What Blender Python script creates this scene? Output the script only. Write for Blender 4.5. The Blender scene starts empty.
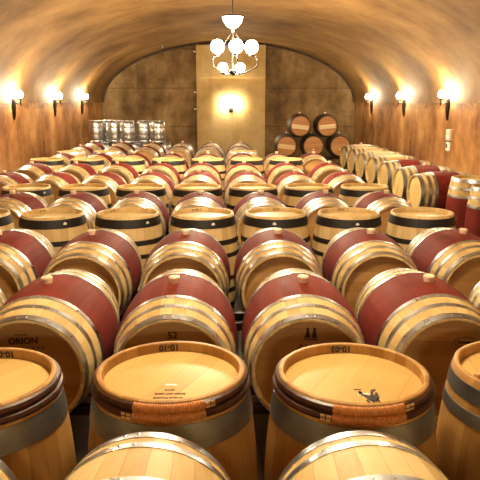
import bpy, bmesh, math, random
from mathutils import Vector, Matrix

random.seed(11)
PI = math.pi
SC = bpy.context.scene
COL = SC.collection

# ------------------------------------------------------------------ materials
class NT:
    """small helper around a material node tree"""
    def __init__(s, name):
        s.m = bpy.data.materials.new(name); s.m.use_nodes = True
        s.t = s.m.node_tree; s.t.nodes.clear()
        s.out = s.n('ShaderNodeOutputMaterial')
        s.b = s.n('ShaderNodeBsdfPrincipled')
        s.l(s.b.outputs[0], s.out.inputs[0])
    def n(s, k, **kw):
        x = s.t.nodes.new(k)
        for a, v in kw.items(): setattr(x, a, v)
        return x
    def l(s, a, b): s.t.links.new(a, b)
    def put(s, v, sock):
        if isinstance(v, (int, float, tuple)): sock.default_value = v
        else: s.l(v, sock)
    def math(s, op, a, b=0.0, clamp=False):
        x = s.n('ShaderNodeMath', operation=op, use_clamp=clamp)
        s.put(a, x.inputs[0]); s.put(b, x.inputs[1]); return x.outputs[0]
    def coord(s, which='Object'): return s.n('ShaderNodeTexCoord').outputs[which]
    def xyz(s, v):
        x = s.n('ShaderNodeSeparateXYZ'); s.l(v, x.inputs[0]); return x.outputs
    def vec(s, a, b, c):
        x = s.n('ShaderNodeCombineXYZ'); s.put(a, x.inputs[0]); s.put(b, x.inputs[1]); s.put(c, x.inputs[2]); return x.outputs[0]
    def noise(s, v, scale=5, detail=4, rough=.6):
        x = s.n('ShaderNodeTexNoise'); s.l(v, x.inputs['Vector']); x.inputs['Scale'].default_value = scale
        x.inputs['Detail'].default_value = detail; x.inputs['Roughness'].default_value = rough; return x.outputs[0]
    def white(s, v):
        x = s.n('ShaderNodeTexWhiteNoise', noise_dimensions='3D'); s.l(v, x.inputs['Vector']); return x.outputs['Value']
    def ramp(s, f, stops):
        x = s.n('ShaderNodeValToRGB'); s.l(f, x.inputs[0]); e = x.color_ramp.elements
        while len(e) < len(stops): e.new(.5)
        for q, (p, c) in zip(e, stops):
            q.position = p; q.color = (c[0], c[1], c[2], 1)
        return x.outputs[0]
    def mix(s, f, a, b, mode='MIX'):
        x = s.n('ShaderNodeMix', data_type='RGBA', blend_type=mode)
        s.put(f, x.inputs[0]); s.put(a, x.inputs[6]); s.put(b, x.inputs[7]); return x.outputs[2]
    def rng(s, v, a, b, c=0.0, d=1.0):
        x = s.n('ShaderNodeMapRange'); s.put(v, x.inputs[0])
        for i, q in enumerate((a, b, c, d)): x.inputs[i+1].default_value = q
        return x.outputs[0]
    def bump(s, h, strength=.3, dist=.004):
        x = s.n('ShaderNodeBump'); x.inputs['Strength'].default_value = strength; x.inputs['Distance'].default_value = dist
        s.l(h, x.inputs['Height']); s.l(x.outputs[0], s.b.inputs['Normal'])
    def set(s, **kw):
        for k, v in kw.items():
            s.put(v, s.b.inputs[{'color': 'Base Color', 'rough': 'Roughness', 'metal': 'Metallic', 'spec': 'Specular IOR Level'}[k]])
        return s.m

def c4(c): return (c[0], c[1], c[2], 1.0)

def stave_mat(name, dark, mid, light, red=None, half=.2, rough=.5, n=29, spec=.35):
    t = NT(name)
    o = t.xyz(t.coord()); rnd = t.n('ShaderNodeObjectInfo').outputs['Random']
    ang = t.math('MULTIPLY', t.math('ADD', t.math('DIVIDE', t.math('ARCTAN2', o[1], o[0]), 2*PI), 1.0), n)
    cell = t.math('FLOOR', ang); fr = t.math('FRACT', ang)
    tone = t.white(t.vec(cell, t.math('MULTIPLY', rnd, 91.0), 3.0))
    grain = t.noise(t.vec(t.math('MULTIPLY', o[0], 16.0), t.math('MULTIPLY', o[1], 16.0), t.math('MULTIPLY', o[2], 1.6)), 3.2, 5, .65)
    blot = t.noise(t.vec(t.math('ADD', o[0], t.math('MULTIPLY', rnd, 40.0)), o[1], o[2]), 3.0, 3, .6)
    f = t.math('ADD', t.math('ADD', t.math('ADD', t.math('MULTIPLY', tone, .40), .05), t.math('MULTIPLY', grain, .38)), t.math('MULTIPLY', blot, .28))
    col = t.ramp(f, [(.22, dark), (.55, mid), (.92, light)])
    seam = t.math('GREATER_THAN', t.math('ABSOLUTE', t.math('SUBTRACT', fr, .5)), .485)
    col = t.mix(t.math('MULTIPLY', seam, .45), col, c4([q*.35 for q in dark]))
    if red:
        edge = t.math('ADD', t.math('ABSOLUTE', o[2]), t.math('MULTIPLY', t.math('SUBTRACT', grain, .5), .03))
        msk = t.rng(edge, half+.004, half-.004)
        rv = t.math('ADD', t.math('MULTIPLY', blot, .75), t.math('MULTIPLY', tone, .16))
        rc = t.ramp(rv, [(.2, [q*.55 for q in red]), (.5, red), (.85, [min(1, q*1.7) for q in red])])
        col = t.mix(t.math('MULTIPLY', msk, .95), col, rc)
    t.bump(t.math('SUBTRACT', t.math('MULTIPLY', grain, .25), t.math('MULTIPLY', seam, 1.0)), .35, .003)
    rg = t.rng(grain, .2, .8, rough-.08, rough+.12)
    sp = spec
    if red:
        rg = t.math('ADD', rg, t.math('MULTIPLY', msk, .14)); sp = t.rng(msk, 0, 1, spec, .10)
    return t.set(color=col, rough=rg, spec=sp)

def board_mat(name, dark, mid, light, w=.075, rough=.5, turn=0.0):
    t = NT(name)
    o = t.xyz(t.coord()); rnd = t.n('ShaderNodeObjectInfo').outputs['Random']
    ca, sa = math.cos(turn), math.sin(turn)
    u = t.math('ADD', t.math('MULTIPLY', o[0], ca), t.math('MULTIPLY', o[1], sa))
    v = t.math('SUBTRACT', t.math('MULTIPLY', o[1], ca), t.math('MULTIPLY', o[0], sa))
    b = t.math('DIVIDE', t.math('ADD', v, 3.0), w)
    cell = t.math('FLOOR', b); fr = t.math('FRACT', b)
    tone = t.white(t.vec(cell, t.math('MULTIPLY', rnd, 77.0), 8.0))
    grain = t.noise(t.vec(t.math('MULTIPLY', u, 1.5), t.math('MULTIPLY', v, 22.0), t.math('MULTIPLY', rnd, 30.0)), 2.6, 5, .65)
    blot = t.noise(t.vec(t.math('ADD', u, t.math('MULTIPLY', rnd, 50.0)), v, 0.0), 4.0, 3, .6)
    f = t.math('ADD', t.math('ADD', t.math('MULTIPLY', tone, .42), t.math('MULTIPLY', grain, .38)), t.math('MULTIPLY', blot, .30))
    col = t.ramp(f, [(.22, dark), (.55, mid), (.92, light)])
    seam = t.math('GREATER_THAN', t.math('ABSOLUTE', t.math('SUBTRACT', fr, .5)), .488)
    col = t.mix(t.math('MULTIPLY', seam, .4), col, c4([q*.4 for q in dark]))
    t.bump(t.math('SUBTRACT', t.math('MULTIPLY', grain, .25), seam), .25, .002)
    return t.set(color=col, rough=rough, spec=.35)

def metal_mat(name, col, rough=.3, stain=(.16, .12, .08), amount=.5):
    t = NT(name); c = t.coord(); o = t.xyz(c)
    g = t.noise(c, 14, 5, .65); h = t.noise(c, 60, 2, .6)
    k = t.math('MULTIPLY', t.rng(g, .52, .8), amount, True)
    return t.set(color=t.mix(k, c4(col), c4(stain)), metal=1.0, rough=t.rng(t.math('ADD', g, t.math('MULTIPLY', h, .3)), .3, .95, rough-.08, rough+.2))

def plain_mat(name, col, rough=.5, metal=0.0, var=.25, scale=30):
    t = NT(name); g = t.noise(t.coord(), scale, 4, .6)
    a = [q*(1-var) for q in col]; b = [min(1, q*(1+var)) for q in col]
    return t.set(color=t.ramp(g, [(.3, a), (.7, b)]), rough=rough, metal=metal)

def glow_mat(name, col, strength):
    m = bpy.data.materials.new(name); m.use_nodes = True; t = m.node_tree; t.nodes.clear()
    e = t.nodes.new('ShaderNodeEmission'); e.inputs[0].default_value = c4(col); e.inputs[1].default_value = strength
    o = t.nodes.new('ShaderNodeOutputMaterial'); t.links.new(e.outputs[0], o.inputs[0]); return m

def wall_mat(name, dark, mid, light, axis, line=.45):
    """board-marked concrete: blotches, rust streaks running down, a soot line at the springing"""
    t = NT(name); o = t.xyz(t.coord())
    u = o[axis]; z = o[2]
    warp = t.noise(t.vec(u, 3.0, t.math('MULTIPLY', z, .8)), .9, 4, .6)
    uw = t.math('ADD', u, t.math('MULTIPLY', warp, .5))
    streak = t.noise(t.vec(t.math('MULTIPLY', uw, 1.5), 0.0, t.math('MULTIPLY', z, .50)), 1.0, 7, .60)
    patch = t.noise(t.vec(u, 2.0, z), .9, 8, .70)
    brd = t.white(t.vec(t.math('FLOOR', t.math('DIVIDE', t.math('ADD', u, 50.0), .61)), 2.0, 5.0))
    f = t.math('ADD', t.math('ADD', t.math('MULTIPLY', streak, .42), t.math('MULTIPLY', patch, .58)), t.math('MULTIPLY', t.math('SUBTRACT', brd, .5), .05))
    col = t.ramp(f, [(.39, dark), (.5, mid), (.61, light)])
    jn = t.noise(t.vec(t.math('MULTIPLY', u, 2.2), 7.0, t.math('MULTIPLY', z, 4.0)), 1.5, 5, .7)
    if axis == 1:
        band = t.math('SUBTRACT', 1.0, t.math('DIVIDE', t.math('ABSOLUTE', t.math('SUBTRACT', z, 1.94)), .12), True)
        col = t.mix(t.math('MULTIPLY', t.math('MULTIPLY', t.math('POWER', band, .5), t.rng(jn, .40, .60)), .8), col, c4([q*.22 for q in dark]))
    else:
        lift = t.math('ABSOLUTE', t.math('SUBTRACT', t.math('FRACT', t.math('DIVIDE', t.math('ADD', z, 9.76 - 1.18), 1.22)), .5))
        edge = t.rng(t.math('ADD', lift, t.math('MULTIPLY', t.math('SUBTRACT', jn, .5), .03)), .472, .497)
        col = t.mix(t.math('MULTIPLY', edge, line), col, c4([q*.4 for q in dark]))
    fine = t.noise(t.vec(t.math('MULTIPLY', u, 3.0), 4.0, z), 14, 5, .7)
    t.bump(t.math('ADD', fine, t.math('MULTIPLY', streak, .6)), .3, .01)
    return t.set(color=col, rough=.78, spec=.25)

def vault_mat(name, dark, mid, light):
    t = NT(name); o = t.xyz(t.coord())
    bands = t.noise(t.vec(t.math('MULTIPLY', o[0], .45), t.math('MULTIPLY', o[1], 1.4), t.math('MULTIPLY', o[2], .45)), 1.1, 6, .62)
    patch = t.noise(t.vec(o[0], t.math('MULTIPLY', o[1], .8), o[2]), .75, 7, .62)
    f = t.math('ADD', t.math('MULTIPLY', bands, .27), t.math('MULTIPLY', patch, .73))
    col = t.ramp(f, [(.35, dark), (.5, mid), (.65, light)])
    sheet = t.math('ABSOLUTE', t.math('SUBTRACT', t.math('FRACT', t.math('DIVIDE', t.math('ADD', o[1], 20.0), 2.44)), .5))
    col = t.mix(t.math('MULTIPLY', t.math('GREATER_THAN', sheet, .4945), .35), col, c4([q*.4 for q in dark]))
    fine = t.noise(t.coord(), 18, 5, .7)
    t.bump(t.math('ADD', fine, bands), .22, .01)
    return t.set(color=col, rough=.72, spec=.3)

OAK_D, OAK_M, OAK_L = (.38, .23, .078), (.60, .43, .175), (.75, .60, .30)
RED = (.155, .0045, .009)
M = {}
M['oak_red'] = stave_mat('oak staves with wine red bilge', OAK_D, OAK_M, OAK_L, RED, .213)
M['oak'] = stave_mat('pale oak staves', OAK_D, OAK_M, OAK_L)
M['oak_pale'] = stave_mat('fresh oak staves', (.50, .33, .13), (.68, .49, .22), (.80, .63, .34))
M['oak_warm'] = stave_mat('toasted oak staves', (.24, .11, .026), (.42, .22, .058), (.55, .32, .10))
M['oak_old'] = stave_mat('old dark oak staves', (.05, .025, .012), (.10, .05, .022), (.17, .085, .04), rough=.6)
M['head'] = board_mat('oak head boards', (.36, .18, .055), (.48, .26, .085), (.58, .34, .13))
M['head_light'] = board_mat('pale oak head boards', (.62, .43, .16), (.72, .53, .22), (.80, .63, .30), .10, .45, 1.05)
M['head_gold'] = board_mat('golden oak head boards', (.50, .31, .09), (.62, .41, .135), (.70, .50, .19), .10, .45, 1.05)
M['head_old'] = board_mat('old oak head boards', (.36, .15, .045), (.52, .24, .08), (.62, .33, .12), .09)
M['steel'] = metal_mat('galvanised hoop steel', (.66, .73, .82), .25, (.34, .29, .24), .35)
M['steel_dull'] = metal_mat('dull grey hoop steel', (.33, .36, .38), .36, (.2, .17, .13), .4)
M['keg'] = metal_mat('brushed keg steel', (.62, .64, .66), .27, (.3, .28, .26), .25)
M['black'] = plain_mat('black painted hoop iron', (.012, .010, .009), .55, 0, .4)
M['iron'] = plain_mat('wrought iron', (.02, .015, .012), .5, .6, .3)
M['rack'] = plain_mat('dark rack steel', (.05, .03, .022), .5, .5, .3)
M['willow'] = plain_mat('dark willow bark', (.055, .018, .008), .38, 0, .55, 26)
M['cane'] = plain_mat('orange cane binding', (.52, .19, .04), .4, 0, .3, 60)
M['peg'] = plain_mat('pale peeled willow', (.66, .40, .17), .5, 0, .2)
M['bung'] = plain_mat('pale wooden bung', (.86, .68, .47), .5, 0, .08)
M['ink'] = plain_mat('branded black ink', (.03, .014, .007), .7, 0, .3)
M['ink_soft'] = plain_mat('worn brown ink', (.16, .065, .02), .7, 0, .4)
M['white'] = plain_mat('white label', (.95, .93, .88), .5, 0, .06)
M['plank'] = board_mat('pale plank', (.74, .55, .28), (.82, .64, .36), (.88, .72, .45), .3)
M['timber'] = plain_mat('dark timber', (.14, .07, .03), .7, 0, .35, 12)
M['beige'] = plain_mat('beige plastic', (.72, .56, .42), .45, 0, .08)
M['glass'] = glow_mat('lit frosted bulb', (1.0, .81, .53), 300.0)
M['globe'] = glow_mat('lit frosted globe', (1.0, .82, .55), 330.0)
M['globe_dim'] = glow_mat('dimmer frosted globe', (1.0, .82, .55), 180.0)
M['bowl'] = glow_mat('lit alabaster bowl', (1.0, .83, .56), 40.0)
M['wall'] = wall_mat('stained board-marked concrete', (.19, .078, .022), (.40, .195, .065), (.60, .36, .145), 1)
M['endwall'] = wall_mat('dark stained concrete', (.10, .058, .024), (.23, .145, .062), (.40, .27, .13), 0)
M['panel'] = wall_mat('pale cast concrete', (.52, .36, .14), (.68, .51, .24), (.77, .61, .32), 0, .0)
M['vault'] = vault_mat('mottled vault plaster', (.125, .062, .017), (.25, .138, .044), (.39, .24, .085))
M['arch_shade'] = plain_mat('painted arch shadow', (.06, .032, .014), .8, 0, .5, 3)  # shadow under the vault edge, put into a dark brown colour
M['floor'] = plain_mat('damp dark concrete floor', (.07, .04, .025), .55, 0, .4, 3)

# ------------------------------------------------------------------ mesh helpers
def finish(me, angle=32):
    for p in me.polygons: p.use_smooth = True
    try: me.set_sharp_from_angle(angle=math.radians(angle))
    except Exception: pass
    return me

def mesh(name, verts, faces, m, angle=32):
    me = bpy.data.meshes.new(name); me.from_pydata([tuple(v) for v in verts], [], faces)
    b = bmesh.new(); b.from_mesh(me); bmesh.ops.recalc_face_normals(b, faces=b.faces); b.to_mesh(me); b.free()
    me.materials.append(m); return finish(me, angle)

def obj(name, me, parent=None, loc=(0, 0, 0), rot=(0, 0, 0)):
    o = bpy.data.objects.new(name, me); COL.objects.link(o)
    o.location = loc; o.rotation_euler = rot
    if parent: o.parent = parent
    return o

def tag(o, label, cat, group=None):
    o['label'] = label; o['category'] = cat
    if group: o['group'] = group
    return o

def thing(name, loc=(0, 0, 0), rot=(0, 0, 0)):
    o = bpy.data.objects.new(name, None); COL.objects.link(o); o.location = loc; o.rotation_euler = rot
    o.empty_display_size = .1; return o

def struct(name, me, loc=(0, 0, 0)):
    o = obj(name, me, None, loc); o['kind'] = 'structure'; return o

def dup(o, parent=None):
    c = o.copy(); COL.objects.link(c)
    if parent: c.parent = parent
    for ch in [x for x in KIDS.get(o.name, [])]: 
        d = dup(ch, c)
        KIDS.setdefault(c.name, []).append(d)
    return c
KIDS = {}
def index():
    KIDS.clear()
    for o in COL.objects:
        if o.parent: KIDS.setdefault(o.parent.name, []).append(o)

def lathe(prof, seg=48, closed=False, cap0=False, cap1=False):
    """turn a profile of (radius, z) about the z axis"""
    v, f = [], []; n = len(prof)
    for r, z in prof:
        for i in range(seg):
            a = 2*PI*i/seg; v.append((r*math.cos(a), r*math.sin(a), z))
    for k in range(n if closed else n-1):
        k2 = (k+1) % n
        for i in range(seg):
            j = (i+1) % seg
            f.append((k*seg+i, k*seg+j, k2*seg+j, k2*seg+i))
    if cap0: f.append(tuple(range(seg)))
    if cap1: f.append(tuple((n-1)*seg+i for i in range(seg)))
    return v, f

def box(cx, cy, cz, sx, sy, sz):
    v = [(cx+a*sx/2, cy+b*sy/2, cz+c*sz/2) for a in (-1, 1) for b in (-1, 1) for c in (-1, 1)]
    return v, [(0, 1, 3, 2), (4, 6, 7, 5), (0, 4, 5, 1), (2, 3, 7, 6), (0, 2, 6, 4), (1, 5, 7, 3)]

def bevel_box(name, cx, cy, cz, sx, sy, sz, m, bev=.008):
    b = bmesh.new(); bmesh.ops.create_cube(b, size=1)
    bmesh.ops.scale(b, vec=(sx, sy, sz), verts=b.verts); bmesh.ops.translate(b, vec=(cx, cy, cz), verts=b.verts)
    bmesh.ops.bevel(b, geom=list(b.edges), offset=bev, segments=2, affect='EDGES', profile=.5)
    me = bpy.data.meshes.new(name); b.to_mesh(me); b.free(); me.materials.append(m); return finish(me)

def tube(pts, rad, seg=8, cap=True):
    """round bar along a path; rad may be a list"""
    P = [Vector(p) for p in pts]; v, f = [], []; n = len(P)
    R = rad if isinstance(rad, (list, tuple)) else [rad]*n
    up = None
    for i in range(n):
        d = (P[min(i+1, n-1)] - P[max(i-1, 0)]).normalized()
        if up is None:
            up = Vector((0, 0, 1)) if abs(d.z) < .9 else Vector((1, 0, 0))
        s = d.cross(up).normalized(); up = s.cross(d).normalized()
        for k in range(seg):
            a = 2*PI*k/seg; v.append(P[i] + s*math.cos(a)*R[i] + up*math.sin(a)*R[i])
    for i in range(n-1):
        for k in range(seg):
            j = (k+1) % seg; f.append((i*seg+k, i*seg+j, (i+1)*seg+j, (i+1)*seg+k))
    if cap: f.append(tuple(range(seg))); f.append(tuple((n-1)*seg+k for k in range(seg)))
    return v, f

def join(*parts):
    V, F = [], []
    for v, f in parts:
        o = len(V); V += list(v); F += [tuple(i+o for i in q) for q in f]
    return V, F

def xform(vf, mtx):
    return [mtx @ Vector(p) for p in vf[0]], vf[1]

def text_mesh(name, s, size, m, shear=0.0, bold=0.0, space=1.0):
    cu = bpy.data.curves.new(name, 'FONT'); cu.body = s; cu.size = size; cu.align_x = 'CENTER'; cu.align_y = 'CENTER'
    cu.extrude = .0004; cu.shear = shear; cu.offset = bold; cu.space_character = space; cu.resolution_u = 3
    o = bpy.data.objects.new(name, cu); COL.objects.link(o)
    dg = bpy.context.evaluated_depsgraph_get()
    me = bpy.data.meshes.new_from_object(o.evaluated_get(dg))
    bpy.data.objects.remove(o); bpy.data.curves.remove(cu)
    me.materials.clear(); me.materials.append(m); me.name = name
    return me

# ------------------------------------------------------------------ the barrel
HL = .475; RB = .343; RC = .290; WALL = .020; CROZE = .042
def rad(z): return RB - (RB-RC)*(abs(z)/HL)**1.9
def body_mesh(name, m):
    prof = []
    prof.append((RC-WALL-.003, -HL+CROZE+.004)); prof.append((RC-WALL, -HL+.004)); prof.append((RC-WALL+.004, -HL)); prof.append((RC-.003, -HL))
    N = 22
    for i in range(N+1):
        z = -HL+.003 + (2*HL-.006)*i/N; prof.append((rad(z), z))
    prof.append((RC-.003, HL)); prof.append((RC-WALL+.004, HL)); prof.append((RC-WALL, HL-.004)); prof.append((RC-WALL-.003, HL-CROZE-.004))
    return mesh(name, *lathe(prof, 58), m, 40)
def hoop_mesh(name, z0, z1, m, t=.0032):
    return mesh(name, *lathe([(rad(z0)-.002, z0), (rad(z0)+t, z0), (rad((z0+z1)/2)+t+.0006, (z0+z1)/2), (rad(z1)+t, z1), (rad(z1)-.002, z1)], 58, True), m, 40)
def head_mesh(name, m):
    return mesh(name, *lathe([(.001, -.009), (RC-WALL+.006, -.009), (RC-WALL+.006, .002), (RC-WALL-.02, .009), (.001, .009)], 58, False, True, True), m, 30)

ME = {}
for k in ('oak_red', 'oak', 'oak_pale', 'oak_warm', 'oak_old'): ME['body_'+k] = body_mesh('barrel_body_'+k, M[k])
for k in ('head', 'head_light', 'head_gold', 'head_old'): ME[k] = head_mesh('barrel_'+k, M[k])
ME['bung'] = mesh('bung', *lathe([(.001, -.02), (.024, -.02), (.033, .028), (.030, .035), (.018, .038), (.001, .038)], 20), M['bung'])
ME['rivet'] = mesh('rivet', *lathe([(.001, .004), (.0035, .0035), (.006, .002), (.0075, -.002)], 10), M['steel'])
STEEL = [(.428, .4735), (.322, .356), (.212, .246)]
IRON = [(.372, .452), (.212, .258), (.090, .130)]
ME['steel'] = [[hoop_mesh('steel_hoop', a, b, M['steel']), hoop_mesh('steel_hoop', -b, -a, M['steel'])] for a, b in STEEL]
ME['steeldull'] = [[hoop_mesh('steel_hoop', a, b, M['steel_dull']), hoop_mesh('steel_hoop', -b, -a, M['steel_dull'])] for a, b in ((.405, .4735), (.30, .35), (.205, .25))]
ME['frontsteel'] = [[hoop_mesh('steel_hoop', a, b, M['steel']), hoop_mesh('steel_hoop', -b, -a, M['steel'])] for a, b in ((.428, .4735), (.345, .382), (.118, .156))]
ME['iron'] = [[hoop_mesh('black_hoop', a, b, M['black']), hoop_mesh('black_hoop', -b, -a, M['black'])] for a, b in IRON]
ME['dull'] = [[hoop_mesh('grey_hoop', a, b, M['steel_dull']), hoop_mesh('grey_hoop', -b, -a, M['steel_dull'])] for a, b in [(.298, .392)]]
ME['dullchime'] = [[hoop_mesh('grey_hoop', a, b, M['steel_dull']), hoop_mesh('grey_hoop', -b, -a, M['steel_dull'])] for a, b in [(.385, .445), (.30, .35)]]

def barrel(body, head, hoops, rivets=False):
    t = thing('oak_barrel')
    obj('body', ME['body_'+body], t)
    h1 = obj('head', ME[head], t, (0, 0, HL-CROZE-.004))
    obj('head', ME[head], t, (0, 0, -HL+CROZE+.004), (PI, 0, 0))
    for pair in ME[hoops]:
        for k, me in enumerate(pair):
            h = obj('hoop', me, t)
            if rivets:
                zs = [v.co.z for v in me.vertices]; zc = (min(zs)+max(zs))/2
                for a in (-.075, .075):
                    th = PI/2 + a + (.2 if k else .0)
                    r = rad(zc)+.0035
                    obj('rivet', ME['rivet'], h, (r*math.cos(th), r*math.sin(th), zc), (-PI/2, 0, th-PI/2))
    return t, h1

def bunged(t):
    obj('bung', ME['bung'], t, (0, RB, 0), (-PI/2, 0, 0)); return t

# patterns, one of each kind
P_LIE, _ = barrel('oak_red', 'head', 'steel'); bunged(P_LIE)
P_LIER, _ = barrel('oak_red', 'head', 'steel', True); bunged(P_LIER)
P_SIDE, _ = barrel('oak_red', 'head_light', 'steeldull'); bunged(P_SIDE)
P_FRONT, _ = barrel('oak', 'head', 'frontsteel', True); bunged(P_FRONT)
P_SIDEP, _ = barrel('oak', 'head_light', 'steeldull'); bunged(P_SIDEP)
P_BLACK, _ = barrel('oak_pale', 'head_light', 'iron')
P_STEEL, _ = barrel('oak_pale', 'head_light', 'steel')
P_REDUP, _ = barrel('oak_red', 'head_light', 'steel')
P_OLD, _ = barrel('oak_old', 'head_old', 'iron')
P_WIL, _ = barrel('oak_warm', 'head_gold', 'dull')
P_DUL, _ = barrel('oak_warm', 'head_gold', 'dullchime')

# white paper disc on the black hoop and the code burnt inside the chime
d = xform(lathe([(.001, .0012), (.0165, .0012), (.0165, -.001)], 18), Matrix.Translation((0, -rad(.412)-.0042, .412)) @ Matrix.Rotation(PI/2+.1, 4, 'X'))
obj('paper_disc', mesh('paper_disc', *d, M['white']), P_BLACK)
def chime_text(s, size, m, bold=.0):
    me = text_mesh('cask_code', s, size, m, 0, bold)
    R = RC-WALL-.0050
    for v in me.vertices:
        u, w, e = v.co; a = PI/2 + u/R
        v.co = ((R-e)*math.cos(a), (R-e)*math.sin(a), HL-CROZE*.5-w)
    return me
obj('cask_code', chime_text('10-10', .028, M['ink_soft'], .001), P_BLACK)

# willow hoops bound with cane on the chime of the big upright casks
def ring(z, r, rr, n=72, wob=0.0):
    pts = [((r+wob*math.sin(5*a))*math.cos(a), (r+wob*math.sin(5*a))*math.sin(a), z) for a in [2*PI*i/n for i in range(n)]]
    v, f = [], []
    for i, p in enumerate(pts):
        a = 2*PI*i/n
        for k in range(8):
            b = 2*PI*k/8; q = r + wob*math.sin(5*a) + rr*math.cos(b)
            v.append((q*math.cos(a), q*math.sin(a), z + rr*math.sin(b)))
    for i in range(n):
        for k in range(8):
            f.append((i*8+k, ((i+1) % n)*8+k, ((i+1) % n)*8+(k+1) % 8, i*8+(k+1) % 8))
    return v, f
def binding(z, r, rr, a0, a1, n=110):
    pts, rs = [], []
    for i in range(n+1):
        a = a0 + (a1-a0)*i/n
        pts.append((r*math.cos(a), r*math.sin(a), z)); rs.append(rr*(1+.09*math.sin(i*PI/2)))
    return tube(pts, rs, 10)
for z, dr in ((.451, -.016), (.421, -.013)):
    w = obj('willow_hoop', mesh('willow_hoop', *ring(z, rad(z)+.012+dr, .0165, 72, .0006), M['willow']), P_WIL)
    r = rad(z)+.012+dr
    obj('cane_binding', mesh('cane_binding', *binding(z, r, .0185, -PI/2-.43, -PI/2+.43), M['cane'], 80), w)
    for a in ((-PI/2+.47, -PI/2+.54) if z > .43 else (-PI/2-.47, -PI/2-.54)):
        vf = xform(box(0, 0, 0, .017, .010, .022), Matrix.Translation(((r+.011)*math.cos(a), (r+.011)*math.sin(a), z)) @ Matrix.Rotation(a+PI/2, 4, 'Z'))
        obj('willow_peg', mesh('willow_peg', *vf, M['peg']), w)

# plank nailed across the head of some old casks
plank_me = bevel_box('head_plank', 0, 0, 0, .47, .12, .018, M['plank'], .004)

# the stacking rack: two rails on legs across a whole row
def rack(row_y, x0, x1, cz, label, rot=0, name='barrel_rack', cy=None):
    t = thing(name, ((x0+x1)/2, row_y, 0), (0, 0, rot)); L = x1-x0
    top = cz - RB - .001
    for s in (-1, 1):
        obj('rail', bevel_box('rail', 0, s*.12, top-.03, L, .05, .06, M['rack'], .006), t)
        n = max(2, int(L/1.4)+1)
        for i in range(n):
            x = -L/2+.06 + (L-.12)*i/(n-1)
            obj('leg', bevel_box('leg', x, s*.12, (top-.06)/2, .045, .045, top-.06, M['rack'], .005), t)
    tag(t, label, 'rack', 'steel racks under the lying barrels'); return t

# ------------------------------------------------------------------ setting
XL, XR, YN, YE, SPR, APX = -4.17, 4.03, -7.0, 20.75, 1.95, 3.86
XC, AX, BZ = (XL+XR)/2, (XR-XL)/2, APX-SPR
struct('floor', mesh('floor', *box(XC, (YN+YE)/2, -.1, XR-XL+1, YE-YN+1, .2), M['floor']))
struct('wall_left', mesh('wall_left', *box(XL-.15, (YN+YE)/2, SPR/2, .3, YE-YN, SPR), M['wall']))
struct('wall_right', mesh('wall_right', *box(XR+.15, (YN+YE)/2, SPR/2, .3, YE-YN, SPR), M['wall']))
def arch(y0, y1, a, b, ao, bo, n=56):
    v, f = [], []
    for y in (y0, y1):
        for (p, q) in ((a, b), (ao, bo)):
            for i in range(n+1):
                t = PI*i/n; v.append((XC+p*math.cos(t), y, SPR+q*math.sin(t)))
    m = n+1
    for i in range(n):
        f += [(i, i+1, 2*m+i+1, 2*m+i), (m+i, 3*m+i, 3*m+i+1, m+i+1), (i, m+i, m+i+1, i+1), (2*m+i, 2*m+i+1, 3*m+i+1, 3*m+i)]
    f += [(0, 2*m, 3*m, m), (n, m+n, 3*m+n, 2*m+n)]
    return v, f
struct('ceiling', mesh('ceiling', *arch(YN, YE, AX, BZ, AX+.3, BZ+.3), M['vault']))
def tympanum(name, y, th, m, n=56):
    pts = [(XR+.3, 0), (XR+.3, SPR)] + [(XC+(AX+.3)*math.cos(PI*i/n), SPR+(BZ+.3)*math.sin(PI*i/n)) for i in range(1, n)] + [(XL-.3, SPR), (XL-.3, 0)]
    k = len(pts); v = [(x, y, z) for x, z in pts] + [(x, y+th, z) for x, z in pts]
    f = [tuple(range(k)), tuple(range(2*k-1, k-1, -1))] + [(i, i+k, (i+1) % k+k, (i+1) % k) for i in range(k)]
    struct(name, mesh(name, v, f, m))
tympanum('wall_back', YE, .3, M['endwall'])
tympanum('wall_front', YN-.3, .3, M['endwall'])
struct('arch_shade_strip', mesh('arch_shade_strip', *arch(YE-.10, YE-.002, AX-.075, BZ-.075, AX-.002, BZ-.002), M['arch_shade']))  # thin dark strip shaped to stand for the soft shadow along the end arch
# pale pier on the end wall, its upper block standing proud of the lower one
struct('trim_2', bevel_box('trim_2', 0, YE-.09, 1.36, 2.2, .17, 2.715, M['panel'], .012))
struct('trim_3', bevel_box('trim_3', 0, YE-.125, 3.22, 2.2, .24, 1.0, M['panel'], .012))

# ------------------------------------------------------------------ rows of barrels
CZ = .635
def place(proto_kids, x, y, z, rot, label, group=None, first=[None]):
    c = dup(proto_kids); c.location = (x, y, z); c.rotation_euler = rot
    tag(c, label, 'barrel', group); return c
index()
ORD = ['first', 'second', 'third', 'fourth', 'fifth', 'sixth', 'seventh', 'eighth']
def jit(a): return random.uniform(-a, a)

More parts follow.
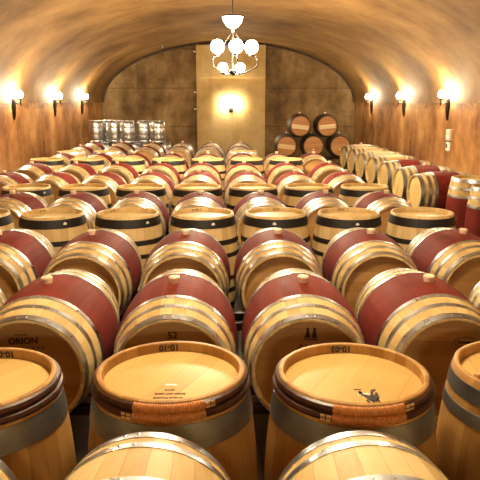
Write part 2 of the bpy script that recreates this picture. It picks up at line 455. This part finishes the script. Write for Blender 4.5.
LIE = dict(
 L0=(1.385, [-.975, -.275, .425, 1.125]), L1=(3.42, [-1.73, -1.03, -.31, .40, 1.11, 1.83]), L2=(4.75, [-1.78, -1.07, -.35, .36, 1.08, 1.79]),
 L3=(6.92, [-2.44, -1.745, -1.05, -.355, .34, 1.035, 1.73]), L4=(9.03, [-3.25, -2.555, -1.86, -1.16, -.46, .24, .94, 1.65]),
 L5=(10.41, [-3.29, -2.58, -1.885, -1.19, -.49, .21, .92, 1.63]), L6=(12.46, [-3.36, -2.63, -1.91, -1.19, -.48, .22, .92, 1.62]),
 L7=(14.56, [-3.46, -2.70, -1.96, -1.21, -.52, .18]), L8=(15.85, [-3.48, -2.73, -1.98, -1.22, -.49, .22]))
LROW = dict(
 L0='plain oak barrel on its side, {} from the left in the frontmost row',
 L1='red-banded barrel on its side, {} from the left just behind the willow-hooped uprights',
 L2='red-banded barrel on its side, {} from the left just before the nearest black-hooped uprights',
 L3='red-banded lying barrel, {} from the left between the two nearest black-hooped upright rows',
 L4='red-banded lying barrel, {} from the left, right behind the second black-hooped upright row',
 L5='red-banded lying barrel, {} from the left, right before the third black-hooped upright row',
 L6='red-banded lying barrel, {} from the left, right behind the third black-hooped row',
 L7='distant red-banded lying barrel, {} from the left in the last row but one',
 L8='small distant lying barrel, {} from the left, in the very last row before the kegs')
RACKL = dict(L0='dark steel rack under the frontmost lying barrels', L1='dark steel rack under the lying barrels behind the willow-hooped casks',
 L2='dark steel rack under the lying barrels before the nearest black-hooped casks', L3='dark steel rack under the lying row between the nearest black-hooped rows',
 L4='dark steel rack behind the second black-hooped row', L5='dark steel rack before the third black-hooped row',
 L6='dark steel rack behind the third black-hooped row', L7='dark steel rack under the last lying row but one', L8='dark steel rack under the very last lying row')
L1S = ['red-banded lying barrel cut by the left edge, just behind the willow-hooped casks',
 'red-banded lying barrel with a name and stars stamped on its brown head',
 'red-banded lying barrel with small branded mark, head half hidden by the cask coded 10-10',
 'red-banded lying barrel with twin-figure mark and script, behind the cask coded 10-03',
 'red-banded lying barrel with an oval stamp on its dark head',
 'red-banded lying barrel cut by the right edge, just behind the willow-hooped casks']
made = {}
for key, (y, xs) in LIE.items():
    for i, x in enumerate(xs):
        near = key in ('L0', 'L1')
        yj = 0 if near or key == 'L6' else jit(.015)
        lab = L1S[i] if key == 'L1' else LROW[key].format(ORD[i])
        made[key, i] = place(P_FRONT if key == 'L0' else P_LIER if near else P_LIE, x, y+yj, CZ, (PI/2, jit(.05), jit(.02)), lab, 'plain oak barrels in the frontmost row' if key == 'L0' else 'red-banded barrels lying on their sides')
    rack(y, xs[0]-.30, xs[-1]+.30, CZ, RACKL[key])

UP = dict(
 B=(5.88, [-2.41, -1.70, -.985, -.27, .425, 1.12, 1.83], [40, 36, 44, 20, -6, 5, 72]),
 C=(7.77, [-2.55, -1.84, -1.125, -.42, .275, .97, 1.67], [60, 20, 200, 150, 210, 100, 130]),
 D=(11.62, [-3.40, -2.66, -1.91, -1.16, -.43, .29, 1.02], [150, 200, 170, 160, 210, 190, -10]))
UROW = dict(B='black-hooped oak cask standing upright, {} from the left in the nearest black-hooped row',
 C='black-hooped oak cask standing upright, {} from the left in the second black-hooped row',
 D='distant black-hooped oak cask standing upright, {} from the left in the third black-hooped row')
for key, (y, xs, an) in UP.items():
    for i, (x, a) in enumerate(zip(xs, an)):
        place(P_BLACK, x, y+jit(.015), HL, (0, 0, math.radians(a)), UROW[key].format(ORD[i]), 'upright black-hooped casks')
for i, x in enumerate([-3.40, -2.64, .26]):
    place(P_STEEL, x, 13.42, HL, (0, 0, jit(3)), 'distant upright cask with silver hoops, %s from the left, behind the third black-hooped row' % ORD[i], 'upright silver-hooped casks')

# the big upright casks with willow hoops
A = {}
for i, (x, lab) in enumerate([(-.975, 'large upright cask with dark willow hoops, cut by the left edge'), (-.24, 'large upright cask with cane-bound willow hoops and chime code 10-10'),
                              (.475, 'large upright cask with cane-bound willow hoops and chime code 10-03')]):
    A[i] = place(P_WIL, x, (2.245, 2.31, 2.28)[i], HL, (0, 0, (-.06, .06, .02)[i]), lab, 'upright casks with willow hoops')
A[3] = place(P_DUL, 1.19, 2.305, HL, (0, 0, .4), 'large upright cask with plain grey hoops, cut by the right edge')

# upright casks with red bellies by the right wall
place(P_REDUP, 3.37, 8.62, HL, (0, 0, .3), 'upright red-bellied cask by the right wall, the farther of two', 'upright red-bellied casks by the right wall')
place(P_REDUP, 3.30, 7.68, HL, (0, 0, 1.1), 'upright red-bellied cask by the right wall, the nearer of two, cut by the frame', 'upright red-bellied casks by the right wall')

# barrels lying crosswise along the right wall, heads to the aisle
SIDEL = ['nearest', 'second nearest', 'third nearest', 'fourth nearest', 'third farthest', 'second farthest', 'farthest']
for i, y in enumerate([9.93, 10.92, 12.05, 13.15, 14.25, 15.35, 16.45]):
    a = math.radians(6+jit(2))
    place(P_SIDE if i in (0, 1, 2) else P_SIDEP, 2.93+.475*math.cos(a), y+.475*math.sin(a), .545, (PI/2, 0, -PI/2+a), 'crosswise lying barrel by the right wall, pale head out, %s in its row' % SIDEL[i], 'barrels lying crosswise along the right wall')
r_ = rack(13.3, 3.40-3.75, 3.40+3.75, .545, 'long dark steel rack under the crosswise barrels by the right wall', PI/2)
r_.location = (3.40, 13.3, 0)

# old dark casks stacked against the end wall
OLD = [(1.97, 1.30, 1, 'old dark cask with pale plank across its head, left one on top of the stack'), (2.74, 1.30, 1, 'old dark cask with pale plank across its head, right one on top of the stack'),
       (1.585, .735, 1, 'old dark cask with pale plank across its head, bottom left of the stack'), (2.355, .735, 0, 'old dark cask with bare brown head, bottom middle of the stack'),
       (3.125, .735, 0, 'old dark cask with bare brown head, bottom right of the stack')]
old = []
for i, (x, z, pl, lab) in enumerate(OLD):
    c = place(P_OLD, x, 18.45, z, (PI/2, .05*(-1)**i, 0), lab, 'old dark casks stacked before the end wall'); old.append(c)
    if pl:
        p = obj('head_plank', plank_me.copy(), c, (0, -.02 if i else -.03, HL-CROZE+.017), (0, 0, -.05*(-1)**i)); p.data.materials[0] = M['plank']
    else:
        obj('tap_plug', mesh('tap_plug', *lathe([(.001, .03), (.022, .03), (.028, -.02), (.001, -.02)], 14), M['bung']), c, (0, -.10, HL-CROZE+.02))
    obj('bung', ME['bung'], c, (0, RB, 0), (-PI/2, 0, 0))
rack(18.45, 1.24, 3.47, .735, 'dark steel rack under the stacked old casks')
for p in (P_FRONT, P_LIE, P_LIER, P_SIDE, P_SIDEP, P_BLACK, P_STEEL, P_REDUP, P_OLD, P_WIL, P_DUL):
    def kill(o):
        for ch in KIDS.get(o.name, []): kill(ch)
        bpy.data.objects.remove(o)
    kill(p)

# ------------------------------------------------------------------ codes, brands and stamps
def heads_of(o): return [c for c in COL.objects if c.parent == o and c.name.startswith('head') and c.location.z > 0][0]
def on_head(o, name, me, x, y, rot=0.0):
    return obj(name, me, heads_of(o), (x, y, .0100), (0, 0, rot))
# chime codes
obj('cask_code', chime_text('10-10', .038, M['ink'], .0014), A[1], rot=(0, 0, .06+.01))
obj('cask_code', chime_text('10-03', .038, M['ink'], .0014), A[2], rot=(0, 0, -.02))
obj('cask_code', chime_text('10-01', .038, M['ink'], .0014), A[0], rot=(0, 0, .06-.02))
# stamps on the upright heads, read from the far side
def star(r, cx, cy):
    v = [(cx, cy, 0)] + [(cx+(r if k % 2 == 0 else r*.42)*math.sin(PI*k/5), cy+(r if k % 2 == 0 else r*.42)*math.cos(PI*k/5), 0) for k in range(10)]
    return v, [(0, 1+k, 1+(k+1) % 10) for k in range(10)]
def flat(name, parts, m):
    v, f = join(*parts); me = bpy.data.meshes.new(name); me.from_pydata([tuple(p) for p in v], [], f)
    b = bmesh.new(); b.from_mesh(me); bmesh.ops.recalc_face_normals(b, faces=b.faces)
    for fc in b.faces:
        if fc.normal.z < 0: fc.normal_flip()
    b.to_mesh(me); b.free(); me.materials.append(m); return me
def quad(x0, y0, x1, y1): return [(x0, y0, 0), (x1, y0, 0), (x1, y1, 0), (x0, y1, 0)], [(0, 1, 2, 3)]
def band(pts, w):
    v, f = [], []
    n = len(pts)
    for i, p in enumerate(pts):
        a = Vector(pts[max(i-1, 0)]); b = Vector(pts[min(i+1, n-1)]); d = (b-a).normalized(); q = Vector((-d.y, d.x))
        k = w[i] if isinstance(w, (list, tuple)) else w
        v += [(p[0]+q.x*k/2, p[1]+q.y*k/2, 0), (p[0]-q.x*k/2, p[1]-q.y*k/2, 0)]
    for i in range(n-1): f.append((2*i, 2*i+1, 2*i+3, 2*i+2))
    return v, f
def ell(cx, cy, a, b, n=16): return [(cx+a*math.cos(2*PI*i/n), cy+b*math.sin(2*PI*i/n), 0) for i in range(n)], [tuple(range(n))]

R0 = -A[1].rotation_euler.z
on_head(A[1], 'stamp', text_mesh('stamp', '2010', .019, M['ink_soft'], 0, .0008), -.002, -.118, PI+R0)
on_head(A[1], 'stamp', text_mesh('stamp', 'BORD ART LECQ', .0150, M['ink_soft'], 0, .0009), .0, -.150, PI+R0)
on_head(A[1], 'stamp', text_mesh('stamp', 'CHENE FRANCE', .0150, M['ink_soft'], 0, .0007), -.006, -.182, PI+R0)
on_head(A[1], 'white_sticker', flat('white_sticker', [quad(-.023, -.006, .023, .006)], M['white']), .002, -.074, R0)
on_head(A[2], 'white_sticker', flat('white_sticker', [band([(-.03, -.006), (-.012, .002), (.008, .004), (.026, -.004)], [.006, .011, .011, .006])], M['white']), .02, -.135, 0)
beast = [band([(-.034, .012), (-.012, -.004), (.014, -.008), (.034, .004), (.040, .022)], [.010, .024, .030, .024, .010]), band([(-.030, -.012), (-.016, -.034)], .011),
         band([(-.002, -.010), (.004, -.036)], .011), band([(.026, -.004), (.034, -.034)], .012), band([(-.036, .010), (-.046, .024), (-.056, .012)], [.012, .013, .004]),
         band([(.006, .004), (.022, .030), (.044, .034)], [.014, .014, .007]), ell(-.044, .022, .009, .008), band([(-.07, .036), (-.03, .038)], .004)]
on_head(A[2], 'stamp', flat('stamp', [([(p[0]*.72, p[1]*1.75, 0) for p in v], f) for v, f in beast], M['ink']), .036, -.160, 0)
on_head(A[1], 'tap_hole', flat('tap_hole', [ell(-.012, -.212, .012, .008)], M['ink']), 0, 0)
# brands on the heads of the row behind
on_head(made['L1', 1], 'stamp', text_mesh('stamp', 'ORION', .046, M['ink'], 0, .0014), -.012, .165)
on_head(made['L1', 1], 'stamp', flat('stamp', [star(.009, .034+.026*k, .126) for k in range(3)], M['ink']), 0, 0)
on_head(made['L1', 1], 'stamp', flat('stamp', [quad(-.052, .197, .012, .203)], M['ink_soft']), 0, 0)
on_head(made['L1', 2], 'stamp', text_mesh('stamp', '52', .050, M['ink'], 0, .0012), .014, .190)
on_head(made['L1', 2], 'stamp', flat('stamp', [quad(-.03, .155, .035, .161), quad(.042, .157, .054, .163), quad(.06, .156, .082, .162)], M['ink']), 0, 0)
fig = []
for s in (-.017, .017):
    fig += [ell(s, .030, .0075, .0085), ([(s-.015, -.018, 0), (s+.015, -.018, 0), (s+.006, .022, 0), (s-.006, .022, 0)], [(0, 1, 2, 3)])]
fig += [quad(-.036, -.028, .036, -.022)]
on_head(made['L1', 3], 'stamp', flat('stamp', fig, M['ink']), .006, .192)
on_head(made['L1', 3], 'stamp', text_mesh('stamp', 'Ablund', .052, M['ink_soft'], .45, .0008), .004, .122)
oval = [(.060*math.cos(2*PI*i/40), .025*math.sin(2*PI*i/40)) for i in range(41)]
on_head(made['L1', 4], 'stamp', flat('stamp', [band(oval, .0035)], M['ink']), .066, .150)
on_head(made['L1', 4], 'stamp', text_mesh('stamp', 'Taransaud', .021, M['ink'], 0, .001), .066, .150)
on_head(made['L1', 4], 'stamp', flat('stamp', [quad(.042, .060, .062, .072), quad(.068, .060, .094, .072), quad(.100, .061, .116, .071)], M['ink_soft']), 0, 0)
# small wooden chips on the head of the plain grey-hooped cask
for k, (dx, dy, rz) in enumerate([(-.212, -.02, .4), (-.188, -.055, .9)]):
    tag(obj('wood_chip', bevel_box('wood_chip', 0, 0, 0, .035, .022, .018, M['peg'], .003), None, (1.19+dx, 2.305+dy, 2*HL-CROZE+.0145), (0, 0, rz)),
        ['pale wood chip on the grey-hooped cask head, nearer its rim', 'pale wood chip on the grey-hooped cask head, nearer the viewer'][k], 'wood chip', 'wood chips on the cask head')

# ------------------------------------------------------------------ sconces and chandeliers
bulb_me = mesh('bulb', *lathe([(.001, -.055), (.028, -.045), (.052, -.01), (.055, .015), (.040, .055), (.018, .085), (.001, .098)], 12), M['glass'])
globe_me = mesh('globe', *lathe([(.04*0+.001, -.105)] + [(.105*math.cos(a), .105*math.sin(a)) for a in [math.radians(q) for q in (-70, -50, -25, 0, 25, 50, 70)]] + [(.001, .105)], 14), M['globe'])
sglobe_me = mesh('globe', *lathe([(.001, -.075)] + [(.075*math.cos(a), .075*math.sin(a)) for a in [math.radians(q) for q in (-65, -40, -15, 15, 40, 65)]] + [(.001, .075)], 14), M['globe'])
def sconce(y, side, label):
    """iron wall bracket: a long tapering strap on the wall with a bulb above, an arm carrying a second candle cup"""
    s = 1 if side == 'left' else -1
    x = XL if side == 'left' else XR
    t = thing('wall_sconce', (x, y, 2.0)); t.rotation_euler = (0, 0, 0)
    obj('strap', mesh('strap', *join(box(s*.012, 0, -.06, .02, .10, .20), tube([(s*.035, 0, .03), (s*.035, 0, -.12), (s*.03, 0, -.26), (s*.022, 0, -.36)], [.034, .040, .030, .014], 10)), M['iron']), t)
    obj('arm', mesh('arm', *tube([(s*.03, 0, -.02), (s*.10, 0, -.06), (s*.12, .015, -.055), (s*.15, .03, -.01)], .011, 8), M['iron']), t)
    obj('candle_cup', mesh('candle_cup', *xform(lathe([(.001, -.13), (.012, -.12), (.014, -.03), (.034, .0), (.034, .012), (.001, .012)], 14), Matrix.Translation((s*.15, .03, .03))), M['iron']), t)
    obj('bulb', bulb_me, t, (s*.15, .03, .095)); obj('bulb', bulb_me, t, (s*.062, -.03, .09))
    tag(t, label, 'wall lamp', 'iron sconces along the side walls'); return t
SL = ['iron wall sconce on the left wall, nearest the left edge', 'iron wall sconce on the left wall, middle of the three', 'iron wall sconce on the left wall, closest to the kegs']
SR = ['iron wall sconce on the right wall, above the pale wall box', 'iron wall sconce on the right wall, middle of the three', 'iron wall sconce on the right wall, closest to the end wall']
for y, l in zip((12.25, 15.1, 17.85), SL): sconce(y, 'left', l)
for y, l in zip((11.75, 14.75, 18.15), SR): sconce(y, 'right', l)
t = thing('wall_sconce', (0, YE-.18, 1.72))
obj('boss', mesh('boss', *xform(lathe([(.001, .06), (.05, .05), (.08, .02), (.085, 0), (.001, 0)], 20), Matrix.Rotation(PI/2, 4, 'X')), M['iron']), t)
for s in (-1, 1):
    obj('arm', mesh('arm', *tube([(0, -.04, 0), (s*.08, -.08, -.05), (s*.14, -.10, -.03), (s*.14, -.10, .12)], .012, 8), M['iron']), t)
    obj('bulb', bulb_me, t, (s*.14, -.10, .19))
tag(t, 'twin-armed iron wall sconce on the pale pier of the end wall', 'wall lamp')

dim_globe, dim_sglobe = globe_me.copy(), sglobe_me.copy()
for q_ in (dim_globe, dim_sglobe): q_.materials[0] = M['globe_dim']
def chandelier(x, y, label, up=0.0):
    t = thing('chandelier', (x, y, APX+up))
    obj('cord', mesh('cord', *tube([(0, 0, -up), (0, 0, -.62)], .008, 8), M['iron']), t)
    obj('canopy', mesh('canopy', *lathe([(.001, .03), (.07, .03), (.06, -.04), (.02, -.06), (.001, -.06)], 18), M['iron']), t, (0, 0, -up))
    z0 = 3.24-APX
    obj('bowl', mesh('bowl', *lathe([(.155, z0), (.15, z0-.03), (.125, z0-.09), (.085, z0-.145), (.035, z0-.172), (.001, z0-.176)], 24), M['bowl']), t)
    obj('bowl_rim', mesh('bowl_rim', *lathe([(.150, z0-.012), (.168, z0-.010), (.172, z0+.012), (.150, z0+.022)], 28, True), M['iron']), t)
    obj('finial', mesh('finial', *lathe([(.001, z0-.17), (.02, z0-.18), (.032, z0-.205), (.014, z0-.235), (.001, z0-.24)], 14), M['iron']), t)
    obj('stem', mesh('stem', *tube([(0, 0, z0-.23), (0, 0, 2.43-APX)], .010, 8), M['iron']), t)
    obj('hub', mesh('hub', *lathe([(.001, -.05), (.02, -.045), (.05, -.01), (.055, .02), (.03, .05), (.001, .055)], 18), M['iron']), t, (0, 0, 2.42-APX))
    for k, (gx, gy, gz, sm) in enumerate([(-.235, -.02, 2.80, 0), (.05, -.22, 2.79, 0), (.29, .06, 2.80, 0), (-.155, .16, 2.50, 1), (.115, .20, 2.50, 1)]):
        d = Vector((gx, gy, 0)); g = gz-APX; hz = 2.42-APX; cz = g-(.085 if sm else .12)
        out = d*1.25
        if sm: path = [(0, 0, hz), (d.x*.5, d.y*.5, hz-.03), (d.x, d.y, hz-.02), (d.x, d.y, cz)]
        else: path = [(0, 0, hz), (d.x*.6, d.y*.6, hz-.01), (out.x, out.y, hz+.08), (out.x*1.08, out.y*1.08, hz+.18), (out.x*.98, out.y*.98, cz-.03), (d.x, d.y, cz-.01), (d.x, d.y, cz+.02)]
        a = obj('arm', mesh('arm', *tube(path, .010, 8), M['iron']), t)
        obj('cup', mesh('cup', *xform(lathe([(.001, -.02), (.03, -.012), (.05, .012), (.001, .018)], 16), Matrix.Translation((d.x, d.y, cz))), M['iron']), a)
        obj('globe', ((dim_sglobe if up else sglobe_me) if sm else (dim_globe if up else globe_me)), t, (d.x, d.y, g))
        if not sm: obj('chain', mesh('chain', *tube([(d.x*.06, d.y*.06, z0-.22), (d.x*.55, d.y*.55, z0-.40), (d.x*.8, d.y*.8, g-.08)], .005, 6), M['iron']), t)
    tag(t, label, 'chandelier', 'iron chandeliers along the vault'); return t
chandelier(.03, 10.0, 'five-globe iron chandelier with a lit bowl, hanging before the end wall')
chandelier(.0, -6.0, 'unseen five-globe iron chandelier added behind the camera as front fill', .45)  # out of view, added to brighten the barrel heads facing the camera
chandelier(.0, 3.1, 'five-globe iron chandelier above the stamped lying barrels', .45)

# ------------------------------------------------------------------ kegs, pallet, wall box, small fittings
def keg_parts():
    R = .203
    prof = [(.001, .005), (.15, .005), (.165, .0), (.188, .004), (.192, .02), (.192, .05), (.186, .062), (.196, .085), (.202, .11), (.200, .180), (.200, .188), (.212, .194), (.212, .206), (.200, .212), (.200, .220), (.203, .23), (.203, .37), (.200, .380), (.200, .388), (.212, .394), (.212, .406), (.200, .412), (.200, .42),
            (.202, .49), (.196, .515), (.186, .538), (.192, .55), (.192, .585), (.186, .592), (.180, .585), (.178, .55), (.16, .545), (.06, .55), (.001, .552)]
    return mesh('keg_shell', *lathe(prof, 40), M['keg'], 30)
kme = keg_parts()
for v_ in kme.vertices: v_.co.x *= .955; v_.co.y *= .955
valve_me = mesh('valve', *lathe([(.001, .552), (.03, .552), (.03, .575), (.018, .58), (.001, .58)], 16), M['steel'])
hh_me = mesh('hand_hole', *xform(box(0, -.1845, .567, .10, .006, .022), Matrix.Identity(4)), M['black'])
def keg(x, y, z, a, label):
    k = thing('beer_keg', (x, y, z), (0, 0, a)); obj('shell', kme, k); obj('valve', valve_me, k); obj('hand_hole', hh_me, k)
    tag(k, label, 'keg', 'steel kegs stacked by the end wall'); return k
PH = .29
t = thing('low_platform', (-2.75, 17.62, 0))
for i in range(7):
    obj('slat', bevel_box('slat', 0, -.45+.15*i, PH-.0125, 2.35, .13, .025, M['timber'], .003), t)
for x in (-1.1, 0, 1.1): obj('bearer', bevel_box('bearer', x, 0, (PH-.026)/2, .10, 1.04, PH-.026, M['timber'], .004), t)
tag(t, 'low dark timber platform under the kegs', 'pallet')
for i, x in enumerate([-3.52, -3.10, -2.68, -2.26, -1.84]):
    keg(x, 17.42, PH, jit(.5), 'steel keg in the bottom layer, %s from the left wall, behind the barrels' % ORD[i])
for i, x in enumerate([-3.52, -3.10, -2.68, -2.26]):
    keg(x, 17.84, PH, jit(.5), 'steel keg in the bottom back layer, %s from the left wall' % ORD[i])
for i, (x, y) in enumerate([(-3.72, 17.55), (-3.47, 17.97), (-3.225, 17.58), (-2.81, 17.30), (-2.395, 17.47), (-1.985, 17.30)]):
    keg(x, y, PH+.5925, jit(.4) if i < 5 else .05, 'steel keg on top of the stack by the end wall, %s from the left' % ORD[i])

t = thing('wall_box', (XR, 11.55, 1.38)); obj('case', bevel_box('case', -.03, 0, 0, .06, .22, .20, M['beige'], .01), t); obj('grille', bevel_box('grille', -.062, 0, -.04, .006, .15, .06, M['white'], .002), t)
tag(t, 'pale plastic control box on the right wall', 'control box')
t = thing('light_switch', (XR, 11.62, 1.165)); obj('plate', bevel_box('plate', -.015, 0, 0, .03, .19, .16, M['white'], .008), t); obj('rocker', bevel_box('rocker', -.032, .03, .01, .008, .06, .07, M['iron'], .002), t)
tag(t, 'white switch plate below the pale control box on the right wall', 'switch')
clip = mesh('cable_clip', *join(box(0, 0, 0, .06, .05, .035), box(.045, 0, 0, .04, .03, .02)), M['white'])
for z, l in ((3.53, 'topmost'), (2.27, 'middle'), (1.74, 'lowest')):
    tag(obj('wall_clip', clip, None, (-1.165, YE-.025, z)), 'small white wall clip beside the pale pier, %s of three' % l, 'clip', 'white clips beside the pale pier')
def vault_z(x): return SPR + BZ*math.sqrt(max(0, 1-((x-XC)/AX)**2))
for x, y, l in ((-1.10, 10.4, 'left of the chandelier'), (1.38, 9.6, 'right of the chandelier'), (-2.05, 19.6, 'close to the end wall')):
    t = thing('ceiling_sprinkler', (x, y, vault_z(x)))
    obj('rose', mesh('rose', *lathe([(.001, .02), (.045, .02), (.04, -.015), (.001, -.02)], 16), M['steel_dull']), t)
    obj('nozzle', mesh('nozzle', *lathe([(.012, -.015), (.012, -.06), (.034, -.066), (.034, -.072), (.001, -.072)], 14), M['steel']), t)
    tag(t, 'small metal sprinkler head on the vault, ' + l, 'sprinkler', 'sprinkler heads on the vault')
for x, l in ((-1.06, 'left'), (1.06, 'right')):
    tag(obj('wire_hook', mesh('wire_hook', *tube([(0, 0, .10), (0, 0, -.10), (0, -.03, -.13), (0, -.05, -.10)], .012, 6), M['peg']), None, (x, YE-.30, 3.60)), 'thin wire hook at the top %s corner of the pale pier' % l, 'hook', 'hooks on the pale pier')

# ------------------------------------------------------------------ camera, world, view
cam = bpy.data.cameras.new('camera'); cam.sensor_width = 36; cam.sensor_fit = 'HORIZONTAL'; cam.lens = 625/480*36; cam.clip_start = .05
co = bpy.data.objects.new('camera', cam); COL.objects.link(co)
co.location = (0, 0, 1.98); co.rotation_euler = (PI/2-.218076, 0, -.014058); SC.camera = co
w = bpy.data.worlds.new('cellar'); SC.world = w; w.use_nodes = True
w.node_tree.nodes['Background'].inputs[0].default_value = (1, .7, .4, 1); w.node_tree.nodes['Background'].inputs[1].default_value = .0
SC.view_settings.view_transform = 'Standard'; SC.view_settings.look = 'None'; SC.view_settings.gamma = 1; SC.view_settings.use_curve_mapping = False
SC.view_settings.exposure = 0.62
